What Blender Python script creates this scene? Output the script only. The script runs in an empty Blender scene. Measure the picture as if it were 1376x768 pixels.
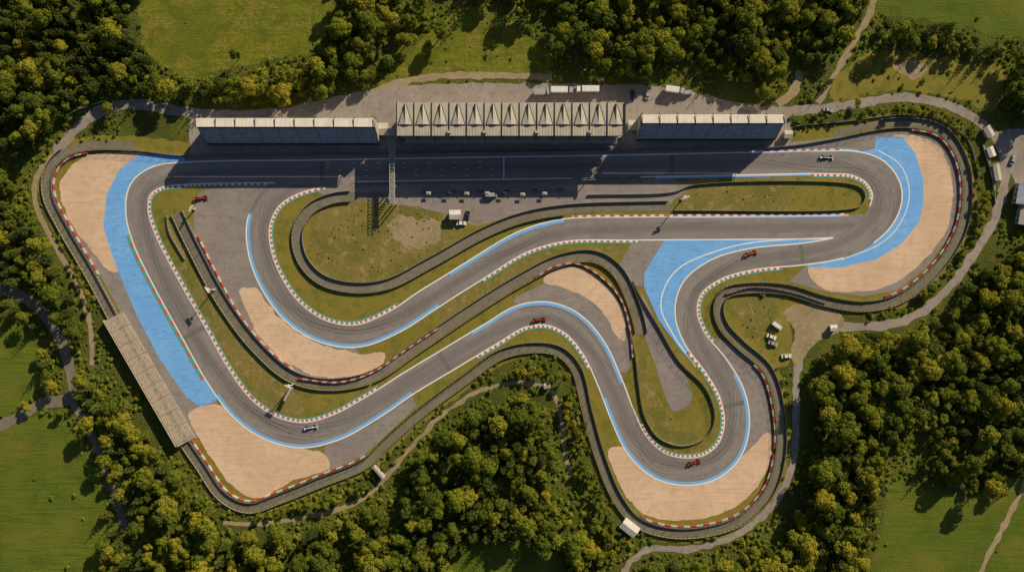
import bpy, math, random
import numpy as np
from mathutils import Vector, noise as mnoise
from mathutils.geometry import tessellate_polygon
random.seed(7); rng=np.random.default_rng(7)
S=1/3.0; H=400.0
def W(x,y,z=0.0): return ((x-688)*S,(384-y)*S,z)
scene=bpy.context.scene
coll=scene.collection
# ---------------------------------------------------------------- materials
def c4(c): return tuple(c)+(1,) if len(c)==3 else tuple(c)
def nmat(name,base,layers=(),rough=0.92,bump=None,spec=0.15,metal=0.0,mul=(1,1,1),groove=False):
    if isinstance(mul,(int,float)): mul=(mul,)*3
    mc=lambda c:tuple(min(.95,a*b) for a,b in zip(c[:3],mul))+(1,)
    m=bpy.data.materials.new(name); m.use_nodes=True; nt=m.node_tree; N=nt.nodes; L=nt.links
    b=N['Principled BSDF']; b.inputs['Roughness'].default_value=rough
    b.inputs['Specular IOR Level'].default_value=spec; b.inputs['Metallic'].default_value=metal
    geo=N.new('ShaderNodeNewGeometry'); src=geo.outputs['Position']
    col=None
    for ly in layers:
        sc,lc,lo,hi,st=ly[:5]; stretch=ly[5] if len(ly)>5 else None
        no=N.new('ShaderNodeTexNoise'); no.inputs['Scale'].default_value=sc; no.inputs['Detail'].default_value=5 if sc<2 else 3
        no.inputs['Roughness'].default_value=0.62
        s=src
        if stretch is not None:
            mp=N.new('ShaderNodeMapping')
            if stretch[0]=='uv':
                uv=N.new('ShaderNodeUVMap'); L.new(uv.outputs[0],mp.inputs[0]); mp.inputs['Scale'].default_value=stretch[1]
            else:
                L.new(src,mp.inputs[0]); mp.inputs['Rotation'].default_value=(0,0,stretch[2]); mp.inputs['Scale'].default_value=stretch[1]
            s=mp.outputs[0]
        L.new(s,no.inputs['Vector'])
        mr=N.new('ShaderNodeMapRange'); mr.inputs[1].default_value=lo; mr.inputs[2].default_value=hi; mr.inputs[3].default_value=0; mr.inputs[4].default_value=st
        L.new(no.outputs['Fac'],mr.inputs[0])
        mx=N.new('ShaderNodeMix'); mx.data_type='RGBA'
        L.new(mr.outputs[0],mx.inputs[0])
        if col is None: mx.inputs[6].default_value=mc(base)
        else: L.new(col,mx.inputs[6])
        mx.inputs[7].default_value=mc(lc); col=mx.outputs[2]
    if groove:
        uv=N.new('ShaderNodeUVMap'); sx=N.new('ShaderNodeSeparateXYZ'); L.new(uv.outputs[0],sx.inputs[0])
        a=N.new('ShaderNodeMath'); a.operation='SUBTRACT'; a.inputs[1].default_value=.5; L.new(sx.outputs[0],a.inputs[0])
        ab=N.new('ShaderNodeMath'); ab.operation='ABSOLUTE'; L.new(a.outputs[0],ab.inputs[0])
        mr=N.new('ShaderNodeMapRange'); mr.interpolation_type='SMOOTHSTEP'; mr.inputs[1].default_value=.04; mr.inputs[2].default_value=.30; mr.inputs[3].default_value=.55; mr.inputs[4].default_value=0
        L.new(ab.outputs[0],mr.inputs[0])
        mx=N.new('ShaderNodeMix'); mx.data_type='RGBA'; L.new(mr.outputs[0],mx.inputs[0]); L.new(col,mx.inputs[6]); mx.inputs[7].default_value=mc((.085,.08,.076)); col=mx.outputs[2]
    if col is None: b.inputs['Base Color'].default_value=mc(base)
    else: L.new(col,b.inputs['Base Color'])
    if bump:
        no=N.new('ShaderNodeTexNoise'); no.inputs['Scale'].default_value=bump[0]; no.inputs['Detail'].default_value=4; L.new(src,no.inputs['Vector'])
        bp=N.new('ShaderNodeBump'); bp.inputs['Strength'].default_value=1.0; bp.inputs['Distance'].default_value=bump[1]
        L.new(no.outputs['Fac'],bp.inputs['Height']); L.new(bp.outputs[0],b.inputs['Normal'])
    return m
M={}
AS=(1.86,1.80,1.95)
M['ground']=nmat('undergrowth',(0.045,0.062,0.012),[(0.03,(0.075,0.10,0.018),.42,.6,.9),(0.15,(0.10,0.10,0.028),.52,.7,.8),(0.7,(0.025,0.04,0.008),.5,.65,.8),(3,(0.10,0.12,0.03),.5,.8,.6)],bump=(1.2,0.5),mul=(1.75,1.5,1.3))
M['field']=nmat('meadow_grass',(0.085,0.130,0.014),[(0.02,(0.12,0.15,0.02),.42,.6,.9),(0.09,(0.15,0.14,0.035),.47,.66,.8),(0.5,(0.05,0.085,0.01),.46,.62,.8),(0.35,(0.06,0.09,0.012),.48,.6,.6,('pos',(0.15,2.2,1),0.5)),(0.12,(0.05,0.08,0.01),.5,.62,.75),(0.03,(0.055,0.09,0.012),.52,.62,.6),(3,(0.14,0.17,0.03),.5,.8,.5)],bump=(1.5,0.35),mul=(1.95,1.5,1.25))
M['crop']=nmat('crop_field_grass',(0.065,0.12,0.014),[(0.02,(0.09,0.14,0.018),.42,.6,.9),(0.12,(0.04,0.08,0.01),.48,.64,.8),(0.5,(0.04,0.078,0.008),.46,.6,.7,('pos',(0.1,2.5,1),0.9)),(0.06,(0.115,0.14,0.025),.5,.64,.8),(2.0,(0.11,0.155,0.025),.5,.75,.6)],bump=(1.8,0.35),mul=(1.7,1.32,1.2))
M['verge']=nmat('dry_verge_grass',(0.135,0.135,0.028),[(0.05,(0.17,0.15,0.04),.42,.6,.9),(0.2,(0.085,0.105,0.02),.48,.62,.85),(0.6,(0.20,0.165,0.065),.55,.72,.8),(2.5,(0.08,0.09,0.02),.48,.7,.6)],bump=(2.0,0.2),mul=(1.72,1.5,1.25))
M['brown']=nmat('worn_brown_grass',(0.16,0.135,0.045),[(0.05,(0.10,0.105,0.025),.42,.58,.9),(0.22,(0.25,0.19,0.11),.53,.66,.8),(0.8,(0.08,0.09,0.02),.48,.66,.7),(2.5,(0.2,0.17,0.07),.5,.75,.5)],bump=(2.0,0.2),mul=(1.6,1.5,1.35))
M['dirt']=nmat('bare_dirt',(0.26,0.20,0.13),[(0.08,(0.18,0.15,0.08),.42,.62,.8),(0.5,(0.33,0.26,0.17),.5,.7,.8),(2.5,(0.15,0.13,0.06),.52,.72,.6)],bump=(1.5,0.1),mul=1.45)
M['gravel']=nmat('gravel',(0.45,0.325,0.21),[(0.04,(0.52,0.39,0.26),.42,.6,.8),(0.3,(0.37,0.26,0.165),.48,.66,.6),(0.5,(0.34,0.24,0.15),.5,.62,.45,('pos',(0.12,3.0,1),0.7)),(4,(0.55,0.42,0.3),.52,.75,.5)],bump=(3.0,0.08),mul=(1.52,1.48,1.6))
M['road']=nmat('service_road_asphalt',(0.165,0.145,0.12),[(0.06,(0.20,0.18,0.15),.42,.6,.8),(0.4,(0.11,0.10,0.085),.5,.65,.7),(2.5,(0.23,0.20,0.16),.54,.74,.6)],bump=(3,0.02),mul=AS)
M['road2']=nmat('worn_tarmac',(0.115,0.102,0.082),[(0.08,(0.14,0.125,0.095),.42,.6,.8),(0.4,(0.085,0.085,0.055),.5,.65,.8),(2.5,(0.16,0.14,0.11),.54,.74,.6)],bump=(3,0.02),mul=1.75)
M['runoff']=nmat('runoff_asphalt',(0.148,0.134,0.118),[(0.05,(0.18,0.163,0.14),.42,.6,.8),(0.3,(0.115,0.107,0.096),.5,.66,.7),(0.7,(0.095,0.09,0.083),.54,.64,.5,('pos',(0.15,2.0,1),-.9)),(3,(0.19,0.17,0.15),.54,.74,.5)],bump=(3,0.015),mul=AS)
M['track']=nmat('track_asphalt',(0.135,0.125,0.114),[(0.035,(0.155,0.142,0.127),.42,.6,.9),(1.0,(0.085,0.079,0.074),.5,.66,.7,('uv',(3.2,0.02,1))),(1.0,(0.17,0.155,0.135),.54,.7,.5,('uv',(9.0,0.05,1))),(0.25,(0.10,0.094,0.088),.52,.62,.5),(4,(0.17,0.155,0.14),.55,.75,.4)],rough=.85,bump=(4,0.01),mul=(1.95,1.90,2.05),groove=True)
M['blue']=nmat('blue_runoff_paint',(0.17,0.40,0.60),[(0.06,(0.21,0.45,0.64),.42,.6,.8),(0.35,(0.13,0.32,0.50),.5,.68,.6),(0.8,(0.10,0.25,0.40),.54,.64,.7,('pos',(0.2,2.2,1),-1.0)),(3,(0.25,0.45,0.6),.55,.75,.4)],rough=.75,mul=(1.08,1.14,1.55))
M['bluestripe']=nmat('blue_edge_paint',(0.20,0.48,0.92),[(0.6,(0.15,0.38,0.72),.5,.68,.6)],rough=.7)
M['white']=nmat('white_line_paint',(0.85,0.84,0.84),[(0.8,(0.6,0.59,0.58),.55,.75,.5)],rough=.7)
M['kred']=nmat('kerb_red',(0.58,0.14,0.11),[(1.0,(0.4,0.13,0.11),.5,.7,.6)],rough=.7)
M['kwhite']=nmat('kerb_white',(0.80,0.78,0.76),[(1.0,(0.55,0.53,0.5),.5,.75,.5)],rough=.7)
M['kgreen']=nmat('kerb_green',(0.10,0.42,0.34),[(1.0,(0.12,0.30,0.22),.5,.7,.5)],rough=.7)
M['rubber']=nmat('skid_rubber',(0.085,0.082,0.08),[(0.8,(0.16,0.15,0.14),.45,.6,.9)],rough=.8)
M['patch']=nmat('asphalt_repair_patch',(0.17,0.16,0.15),[(0.8,(0.2,0.19,0.175),.45,.6,.9)],rough=.8)
M['steel']=nmat('galvanised_steel',(0.34,0.34,0.33),[(1.0,(0.2,0.2,0.19),.5,.7,.6)],rough=.5,metal=0.3)
M['fence']=nmat('fence_wire',(0.10,0.10,0.10),rough=.7)
M['concrete']=nmat('concrete',(0.42,0.39,0.34),[(0.5,(0.3,0.28,0.25),.45,.65,.7),(3,(0.48,0.45,0.4),.5,.7,.5)])
M['oldcon']=nmat('weathered_concrete',(0.27,0.24,0.20),[(0.5,(0.19,0.17,0.14),.45,.65,.7),(3,(0.32,0.29,0.24),.5,.7,.5)],mul=1.5)
M['roof']=nmat('roof_metal_cream',(0.50,0.45,0.385),[(0.12,(0.43,0.39,0.33),.42,.62,.8),(1.0,(0.36,0.32,0.27),.48,.64,.7,('pos',(2.5,0.12,1),0)),(0.5,(0.34,0.30,0.25),.54,.66,.6),(2,(0.56,0.51,0.44),.55,.75,.4)],rough=.6,mul=1.12)
M['roofw']=nmat('roof_metal_white',(0.70,0.66,0.60),[(0.2,(0.58,0.54,0.48),.45,.65,.7),(1.0,(0.45,.42,.38),.48,.64,.6,('pos',(2.5,0.12,1),0))],rough=.6,mul=1.08)
M['dark']=nmat('dark_trim',(0.05,0.05,0.052),rough=.5)
M['glass']=nmat('window_glass',(0.03,0.045,0.06),rough=.12,spec=.6)
M['seat']=nmat('blue_grey_seats',(0.24,0.27,0.32),[(0.8,(0.14,0.17,0.21),.45,.6,.8),(3,(0.40,0.42,0.45),.58,.72,.6)],mul=1.9)
M['bench']=nmat('weathered_bench_planks',(0.40,0.32,0.25),[(0.8,(0.24,0.19,0.145),.45,.62,.9)],mul=1.45)
M['wall']=nmat('rendered_wall',(0.45,0.43,0.40),[(0.4,(0.36,0.34,0.32),.45,.65,.6)])
M['tyre']=nmat('tyre_rubber',(0.025,0.025,0.026),rough=.8)
M['tred']=nmat('tyre_wall_red',(0.58,0.10,0.07),[(1.5,(0.32,0.09,0.07),.45,.65,.8)],rough=.7)
M['twhite']=nmat('tyre_wall_white',(0.70,0.68,0.66),[(1.5,(0.40,0.38,0.36),.45,.65,.8)],rough=.7)
M['bark']=nmat('bark',(0.07,0.05,0.035))
def paint(name,c,r=.35): return nmat(name,c,rough=r,spec=.5)
P={k:paint('car_paint_'+k,v) for k,v in dict(red=(0.5,0.05,0.03),orange=(0.75,0.16,0.03),blue=(0.03,0.10,0.40),white=(0.82,0.82,0.8),navy=(0.02,0.03,0.08),silver=(0.4,0.4,0.42),black=(0.015,0.015,0.018),green=(0.03,0.22,0.15),yellow=(0.6,0.42,0.04)).items()}
def leafmat(name,ramp,mul=(1,1,1)):
    m=bpy.data.materials.new(name); m.use_nodes=True; nt=m.node_tree; N=nt.nodes; L=nt.links
    b=N['Principled BSDF']; b.inputs['Roughness'].default_value=.75; b.inputs['Specular IOR Level'].default_value=.15
    oi=N.new('ShaderNodeObjectInfo'); geo=N.new('ShaderNodeNewGeometry')
    n1=N.new('ShaderNodeTexNoise'); n1.inputs['Scale'].default_value=.02; n1.inputs['Detail'].default_value=3; L.new(geo.outputs['Position'],n1.inputs['Vector'])
    n2=N.new('ShaderNodeTexNoise'); n2.inputs['Scale'].default_value=1.3; n2.inputs['Detail'].default_value=2; L.new(geo.outputs['Position'],n2.inputs['Vector'])
    def ma(op,a,bb):
        x=N.new('ShaderNodeMath'); x.operation=op
        for i,v in enumerate((a,bb)):
            if isinstance(v,(int,float)): x.inputs[i].default_value=v
            else: L.new(v,x.inputs[i])
        return x.outputs[0]
    t=ma('ADD',ma('MULTIPLY',oi.outputs['Random'],.6),ma('MULTIPLY',n1.outputs['Fac'],.5))
    t=ma('ADD',t,ma('MULTIPLY',ma('SUBTRACT',n2.outputs['Fac'],.5),.8))
    cr_=N.new('ShaderNodeValToRGB'); els=cr_.color_ramp.elements
    mm=lambda c:tuple(a*b for a,b in zip(c,mul))+(1,)
    els[0].position=ramp[0][0]; els[0].color=mm(ramp[0][1]); els[1].position=ramp[-1][0]; els[1].color=mm(ramp[-1][1])
    for p,c in ramp[1:-1]:
        e=els.new(p); e.color=mm(c)
    L.new(t,cr_.inputs[0]); L.new(cr_.outputs[0],b.inputs['Base Color'])
    tr=N.new('ShaderNodeBsdfTranslucent'); L.new(cr_.outputs[0],tr.inputs['Color'])
    ms=N.new('ShaderNodeMixShader'); ms.inputs[0].default_value=.18
    L.new(b.outputs[0],ms.inputs[1]); L.new(tr.outputs[0],ms.inputs[2]); L.new(ms.outputs[0],N['Material Output'].inputs[0])
    return m
M['leaf']=leafmat('broadleaf_foliage',[(0.1,(0.027,0.048,0.008)),(0.4,(0.060,0.093,0.012)),(0.65,(0.105,0.138,0.016)),(0.98,(0.18,0.178,0.022))],(2.25,1.85,1.4))
M['needle']=leafmat('conifer_foliage',[(0.1,(0.020,0.038,0.012)),(0.5,(0.045,0.070,0.016)),(0.95,(0.085,0.11,0.022))],(2.15,1.85,1.35))
M['bush']=leafmat('bush_foliage',[(0.1,(0.05,0.085,0.01)),(0.5,(0.10,0.15,0.018)),(0.95,(0.17,0.20,0.03))],(2.15,1.85,1.5))
# ---------------------------------------------------------------- helpers
def mkmesh(name,v,f,mats,mi=None,uv=None,smooth=False):
    me=bpy.data.meshes.new(name); me.from_pydata([tuple(p) for p in v],[],[tuple(a) for a in f])
    for m in mats: me.materials.append(m)
    if mi is not None: me.polygons.foreach_set('material_index',np.array(mi,dtype=np.int32))
    if uv is not None:
        ul=me.uv_layers.new(name='UVMap'); idx=np.zeros(len(me.loops),dtype=np.int32); me.loops.foreach_get('vertex_index',idx)
        ul.data.foreach_set('uv',np.array(uv,dtype=np.float32)[idx].ravel())
    me.update(); return me
def mkobj(name,me,link=True):
    o=bpy.data.objects.new(name,me)
    if link: coll.objects.link(o)
    return o
def cr(pts,closed=False,step=2.0):
    P_=[np.array(p,float) for p in pts]; n=len(P_); out=[]
    rngi=range(n) if closed else range(n-1)
    for i in rngi:
        p1=P_[i]; p2=P_[(i+1)%n]
        p0=P_[(i-1)%n] if (closed or i>0) else 2*p1-p2
        p3=P_[(i+2)%n] if (closed or i+2<n) else 2*p2-p1
        def tj(ti,a,b): return ti+max(1e-3,np.linalg.norm((b-a)[:2]))**.5
        t0=0;t1=tj(t0,p0,p1);t2=tj(t1,p1,p2);t3=tj(t2,p2,p3)
        k=max(1,int(np.linalg.norm((p2-p1)[:2])/step))
        for t in np.linspace(t1,t2,k,endpoint=False):
            A1=(t1-t)/(t1-t0)*p0+(t-t0)/(t1-t0)*p1; A2=(t2-t)/(t2-t1)*p1+(t-t1)/(t2-t1)*p2; A3=(t3-t)/(t3-t2)*p2+(t-t2)/(t3-t2)*p3
            B1=(t2-t)/(t2-t0)*A1+(t-t0)/(t2-t0)*A2; B2=(t3-t)/(t3-t1)*A2+(t-t1)/(t3-t1)*A3
            out.append((t2-t)/(t2-t1)*B1+(t-t1)/(t2-t1)*B2)
    if not closed: out.append(P_[-1])
    return np.array(out)
def normals(A,closed):
    if closed: d=np.roll(A[:,:2],-1,0)-np.roll(A[:,:2],1,0)
    else: d=np.gradient(A[:,:2],axis=0)
    d/=np.maximum(1e-6,np.linalg.norm(d,axis=1))[:,None]
    return np.stack([-d[:,1],d[:,0]],1)
def smooth_arr(A,closed,k=5):
    B=A.copy()
    for _ in range(k):
        if closed: B=(np.roll(B,1,0)+2*B+np.roll(B,-1,0))/4
        else:
            C=B.copy(); C[1:-1]=(B[:-2]+2*B[1:-1]+B[2:])/4; B=C
    return B
def poly(name,pts,z,mat,smooth=True,jit=0.0,step=3.0):
    A=cr(pts,True,step)[:,:2] if smooth else np.array(pts,float)
    if jit:
        if not smooth:
            B=[]
            for i in range(len(A)):
                a,b=A[i],A[(i+1)%len(A)]; k=max(1,int(np.linalg.norm(b-a)/3))
                B+=[a+(b-a)*t/k for t in range(k)]
            A=np.array(B)
        Nn=normals(A,True)
        A=A+Nn*np.array([mnoise.noise(Vector((a[0]*.07,a[1]*.07,z*50)))*jit+mnoise.noise(Vector((a[0]*.3,a[1]*.3,z*50)))*jit*.5 for a in A])[:,None]
    V=[Vector(W(a[0],a[1],z)) for a in A]
    tris=tessellate_polygon([V]); F=[]
    for t in tris:
        a,b,c=[V[i] for i in t]
        F.append(t if (b-a).cross(c-a).z>0 else (t[0],t[2],t[1]))
    return mkobj(name,mkmesh(name,V,F,[mat]))
class Path:
    def __init__(s,pts,closed,hw=16,step=2.0,sm=6):
        pts=[tuple(p)+((hw,) if len(p)==2 else ()) for p in pts]
        s.A=smooth_arr(cr(pts,closed,step),closed,sm); s.closed=closed; s.N=normals(s.A,closed)
        N1=np.roll(s.N,-1,0) if closed else np.vstack([s.N[1:],s.N[-1:]])
        cv=s.N[:,0]*N1[:,1]-s.N[:,1]*N1[:,0]
        s.line=smooth_arr(np.tanh(smooth_arr(cv,closed,60)*55),closed,250)*.27
    def near(s,p): return int(np.argmin(((s.A[:,:2]-np.array(p))**2).sum(1)))
    def rngidx(s,a,b):
        if a is None: 
            idx=list(range(len(s.A)))
            return idx+[0] if s.closed else idx
        i,j=s.near(a),s.near(b)
        if i<=j: return list(range(i,j+1))
        if s.closed: return list(range(i,len(s.A)))+list(range(0,j+1))
        return list(range(j,i+1))
    def off(s,idx,o): return s.A[idx][:,:2]+s.N[idx]*np.array(o)[:,None]
    def edge(s,idx,side,o): return s.off(idx,side*(s.A[idx][:,2]+o))
def strip(name,E0,E1,z,mat,wob=0,shift=None):
    n=len(E0); v=[];uv=[];f=[]; L=0
    for i in range(n):
        if i: L+=np.linalg.norm(E0[i]-E0[i-1])*S
        a,b=E0[i],E1[i]
        if wob:
            w=mnoise.noise(Vector((a[0]*.08,a[1]*.08,1)))*wob; a=a+w; b=b+mnoise.noise(Vector((b[0]*.08,b[1]*.08,9)))*wob
        sh=0 if shift is None else shift[i]
        v+= [W(a[0],a[1],z),W(b[0],b[1],z)]; uv+=[(0-sh,L),(1-sh,L)]
    for i in range(n-1):
        f.append((2*i,2*i+1,2*i+3,2*i+2))
    me=mkmesh(name,v,f,[mat],uv=uv)
    if me.polygons[0].normal.z<0: me.flip_normals()
    return mkobj(name,me)
def ribbon(name,path,z,mat,a=None,b=None,wob=0,race=False):
    idx=path.rngidx(a,b); return strip(name,path.edge(idx,-1,0),path.edge(idx,1,0),z,mat,wob,path.line[idx] if race else None)
def estrip(name,path,side,a,b,o0,o1,z,mat):
    idx=path.rngidx(a,b); return strip(name,path.edge(idx,side,o0),path.edge(idx,side,o1),z,mat)
def kerb(path,side,a,b,cols=('kred','kwhite'),w=3.0,o=0.0,seg=2,z=.10,green=True):
    idx=path.rngidx(a,b); E0=path.edge(idx,side,o); E1=path.edge(idx,side,o+w); E2=path.edge(idx,side,o+w+1.8)
    v=[];f=[];mi=[]
    zt=z+.05
    for p,q,r in zip(E0,E1,E2): v+=[W(*p,z),W(*p,zt),W(*q,zt+.02),W(*q,z),W(*r,z+.005)]
    for i in range(len(E0)-1):
        k=5*i; m=(i//seg)%2
        for a_,b_ in ((0,1),(1,2),(2,3)): f.append((k+a_,k+b_,k+5+b_,k+5+a_)); mi.append(m)
        if green: f.append((k+3,k+4,k+9,k+8)); mi.append(2)
    me=mkmesh('kerb',v,f,[M[cols[0]],M[cols[1]],M['kgreen']],mi)
    return mkobj('kerb',me)
class MB:
    def __init__(s): s.v=[];s.f=[];s.m=[]
    def add(s,vs,fs,mi):
        k=len(s.v); s.v+=vs; s.f+=[tuple(i+k for i in f) for f in fs]; s.m+=[mi]*len(fs)
    def box(s,c,d,mi=0,rot=0,top=(1,1),sh=(0,0)):
        x,y,z=c;a,b,h=d[0]/2,d[1]/2,d[2]/2; co,si=math.cos(rot),math.sin(rot); vs=[]
        for zz,tx,ty,ox,oy in ((-h,1,1,0,0),(h,top[0],top[1],sh[0],sh[1])):
            for p,q in ((-a*tx+ox,-b*ty+oy),(a*tx+ox,-b*ty+oy),(a*tx+ox,b*ty+oy),(-a*tx+ox,b*ty+oy)):
                vs.append((x+p*co-q*si,y+p*si+q*co,z+zz))
        s.add(vs,[(0,3,2,1),(4,5,6,7),(0,1,5,4),(1,2,6,5),(2,3,7,6),(3,0,4,7)],mi)
    def beam(s,p0,p1,r0,r1=None,n=6,mi=0):
        r1=r0 if r1 is None else r1
        p0=Vector(p0);p1=Vector(p1);d=(p1-p0).normalized(); u=d.orthogonal().normalized(); w=d.cross(u)
        vs=[]
        for p,r in((p0,r0),(p1,r1)):
            for i in range(n):
                t=2*math.pi*i/n; vs.append(tuple(p+u*r*math.cos(t)+w*r*math.sin(t)))
        s.add(vs,[(i,(i+1)%n,n+(i+1)%n,n+i) for i in range(n)]+[tuple(range(n))[::-1],tuple(range(n,2*n))],mi)
    def obj(s,name,mats,loc=(0,0,0),rz=0,scale=1,fix=True):
        me=mkmesh(name,s.v,s.f,mats,s.m)
        if fix:
            import bmesh
            bm=bmesh.new(); bm.from_mesh(me); bmesh.ops.recalc_face_normals(bm,faces=bm.faces); bm.to_mesh(me); bm.free()
        o=mkobj(name,me); o.location=loc; o.rotation_euler=(0,0,rz); o.scale=(scale,)*3
        return o
# ---------------------------------------------------------------- layout data (survey-plan units, 1/3 m each)
loopP=Path([(250,233,15.5),(430,230,15.5),(600,227,15.5),(800,224,15.5),(1000,220,15.5),(1110,218,16),(1150,220,17),(1178,233,19.5),(1192,258,20.5),(1186,286,20),(1163,313,17.5),(1128,332,15.5),(1080,341,15),(1010,348,15),(962,362,15),(930,387,15),(922,420,15.5),(934,455,16),(962,491,17),(984,530,17.5),(990,572,17.5),(979,606,18),(954,627,18.5),(920,633,19),(885,624,18.5),(856,597,17.5),(836,556,17),(819,512,17),(797,466,17),(768,434,16.5),(735,421,16),(700,425,16),(660,448,16),(600,484,16),(550,514,16),(500,547,17),(450,574,17.5),(405,584,17.5),(361,573,17.5),(325,547,17.5),(295,507,17.5),(262,449,17.5),(215,364,17),(193,318,16.5),(184,282,15.5),(189,254,15.5),(211,238,15.5)],True)
aP=Path([(1160,303,15),(1100,305,16),(1000,306,16),(850,307,16),(760,309,15.5),(715,320,15.5),(690,331,15.5),(640,362,16),(600,387,16),(570,406,16.5),(530,432,16),(480,451,15.5),(435,445,15.5),(396,421,16),(368,385,16),(351,345,16),(347,303,16),(360,271,16),(385,253,14),(430,240,12),(500,235,8)],False)
OUT=[(120,203),(90,212),(72,235),(72,262),(90,300),(125,360),(160,425),(205,505),(245,575),(275,620),(305,662),(335,675),(370,664),(430,640),(490,615),(515,590),(560,550),(620,505),(670,470),(715,460),(755,466),(780,492),(795,550),(812,610),(835,665),(860,695),(900,708),(950,706),(995,690),(1028,655),(1042,605),(1040,550),(1025,500),(990,468),(965,440),(958,412),(970,388),(1005,380),(1060,383),(1110,398),(1160,405),(1205,395),(1250,360),(1283,310),(1292,260),(1285,215),(1262,182),(1220,172),(1180,175),(1120,187),(1055,197),(800,203),(500,207),(250,210),(180,203)]
outP=Path(OUT,True,hw=0)   # counter-clockwise in plan: + offset = outside
NO=len(outP.A)
roads=[('perimeter_road',[(1055,150),(1130,143),(1210,131),(1270,140),(1318,165),(1342,190),(1350,240),(1338,290),(1310,340),(1262,400),(1210,432),(1130,440)],6,'road'),
('gravel_track',[(1130,440),(1092,458),(1073,490),(1070,560),(1066,620),(1045,670),(1000,712),(930,737),(870,738),(842,762),(830,830)],4.5,'road'),
('dirt_road',[(1098,138),(1125,95),(1150,52),(1172,10),(1182,-60)],4,'dirt'),
('dirt_road',[(1045,140),(1068,120),(1075,95)],6,'dirt'),
('service_road',[(75,205),(98,178),(130,152),(170,140),(265,153),(330,156)],7,'road'),
('country_road',[(-80,606),(0,572),(60,541),(95,535),(90,480),(62,425),(30,398),(-80,370)],7,'road2'),
('country_road',[(95,535),(125,590),(150,650),(168,712)],5,'road2'),
('dirt_road',[(300,702),(345,704),(420,692),(480,674),(515,645),(560,592),(600,552),(650,523),(700,514),(740,524),(753,555),(760,610),(768,640)],3,'dirt'),
('dirt_road',[(75,205),(50,235),(47,270),(70,322),(105,385),(122,440),(124,490)],3.5,'dirt'),
('dirt_road',[(1400,600),(1362,680),(1305,790)],3,'dirt'),
('dirt_road',[(468,140),(520,116),(590,103),(680,102),(742,104)],4.5,'dirt')]
fields=[('meadow_field',[(188,35),(205,-60),(448,-60),(445,25),(425,62),(345,84),(290,97),(258,106),(215,85),(192,62)],'field'),
('meadow_field',[(1182,15),(1188,-60),(1440,-60),(1440,50),(1376,52),(1300,38),(1225,26)],'crop'),
('meadow_field',[(1118,115),(1150,80),(1195,66),(1280,82),(1350,92),(1335,150),(1280,130),(1200,122),(1115,135)],'verge'),
('crop_field',[(-60,585),(40,562),(85,560),(118,605),(145,680),(140,760),(120,830),(-60,830)],'crop'),
('crop_field',[(-60,410),(0,425),(48,450),(62,500),(55,525),(-60,575)],'crop'),
('crop_field',[(1205,645),(1250,655),(1320,665),(1365,640),(1440,600),(1440,830),(1175,830),(1180,720)],'crop'),
('meadow_field',[(615,740),(700,728),(745,745),(750,830),(600,830)],'crop'),
('meadow_field',[(465,130),(520,100),(560,60),(600,20),(640,10),(700,40),(745,85),(740,98),(600,98),(520,112)],'field')]
# ---------------------------------------------------------------- ground
mb=MB(); mb.add([(-3000,-3000,0),(3000,-3000,0),(3000,3000,0),(-3000,3000,0)],[(0,1,2,3)],0); mb.obj('ground',[M['ground']],fix=False)
for n,p,m in fields: poly(n,p,.012,M[m],jit=6)
zr=.036
for i,(n,p,hw,m) in enumerate(roads):
    ribbon(n,Path(p,False,hw=hw,step=3),zr+.0022*i,M[m],wob=2.5)
poly('grass_verge',outP.off(list(range(NO)),[20]*NO)[::3],.020,M['verge'],smooth=False,jit=3)
poly('paddock_pavement',[(255,150),(380,146),(440,132),(503,120),(560,113),(640,112),(742,112),(800,114),(860,114),(930,124),(1000,140),(1062,144),(1064,172),(1060,200),(900,204),(500,209),(255,212)],.064,M['road'],smooth=False,jit=3)
poly('access_pavement',[(1335,178),(1440,165),(1440,300),(1372,300),(1362,240),(1345,210)],.066,M['road'],smooth=False,jit=3)
poly('dirt_yard',[(1052,418),(1085,408),(1125,420),(1132,440),(1100,452),(1082,475),(1072,490),(1060,480),(1068,445)],.068,M['dirt'],jit=5)
poly('grass_verge',[(975,402),(1005,388),(1050,392),(1095,408),(1060,420),(1065,450),(1058,490),(1030,490),(1000,466),(978,440)],.024,M['verge'],jit=3)
poly('bare_ground',[(1200,92),(1225,82),(1250,92),(1225,104)],.026,M['dirt'],jit=7)
ringP=Path(outP.off(list(range(NO)),[7.5]*NO)[::6].tolist(),True,hw=4.6,sm=5)
ribbon('service_road',ringP,.070,M['road2'],a=(180,195),b=(1120,179),wob=1.2)
poly('track_shoulder',[(130,205),(250,207),(600,203),(1000,197),(1060,192),(1180,177),(1225,176),(1262,188),(1284,220),(1290,260),(1280,308),(1248,356),(1205,390),(1160,398),(1110,392),(1060,378),(1085,355),(1190,310),(1200,230),(1140,205),(600,215),(240,220),(150,260)],.074,M['runoff'],smooth=False)
poly('track_shoulder',[(88,290),(125,352),(165,425),(210,505),(250,575),(262,590),(300,560),(250,440),(165,290),(150,300)],.075,M['runoff'],smooth=False)
poly('asphalt_runoff',[(262,278),(270,258),(300,252),(372,244),(350,290),(345,345),(365,395),(410,440),(480,470),(480,500),(420,508),(372,482),(325,425),(290,365),(263,322)],.076,M['runoff'])
poly('asphalt_runoff',[(690,405),(735,378),(765,362),(800,372),(830,402),(848,450),(842,500),(825,495),(790,440),(740,415)],.077,M['runoff'])
poly('asphalt_runoff',[(822,372),(850,324),(895,322),(870,368),(862,385),(845,380)],.078,M['runoff'],smooth=False)
poly('asphalt_runoff',[(862,395),(880,430),(905,480),(925,512),(928,540),(905,552),(893,530),(880,490),(866,450)],.0765,M['runoff'])
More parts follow.
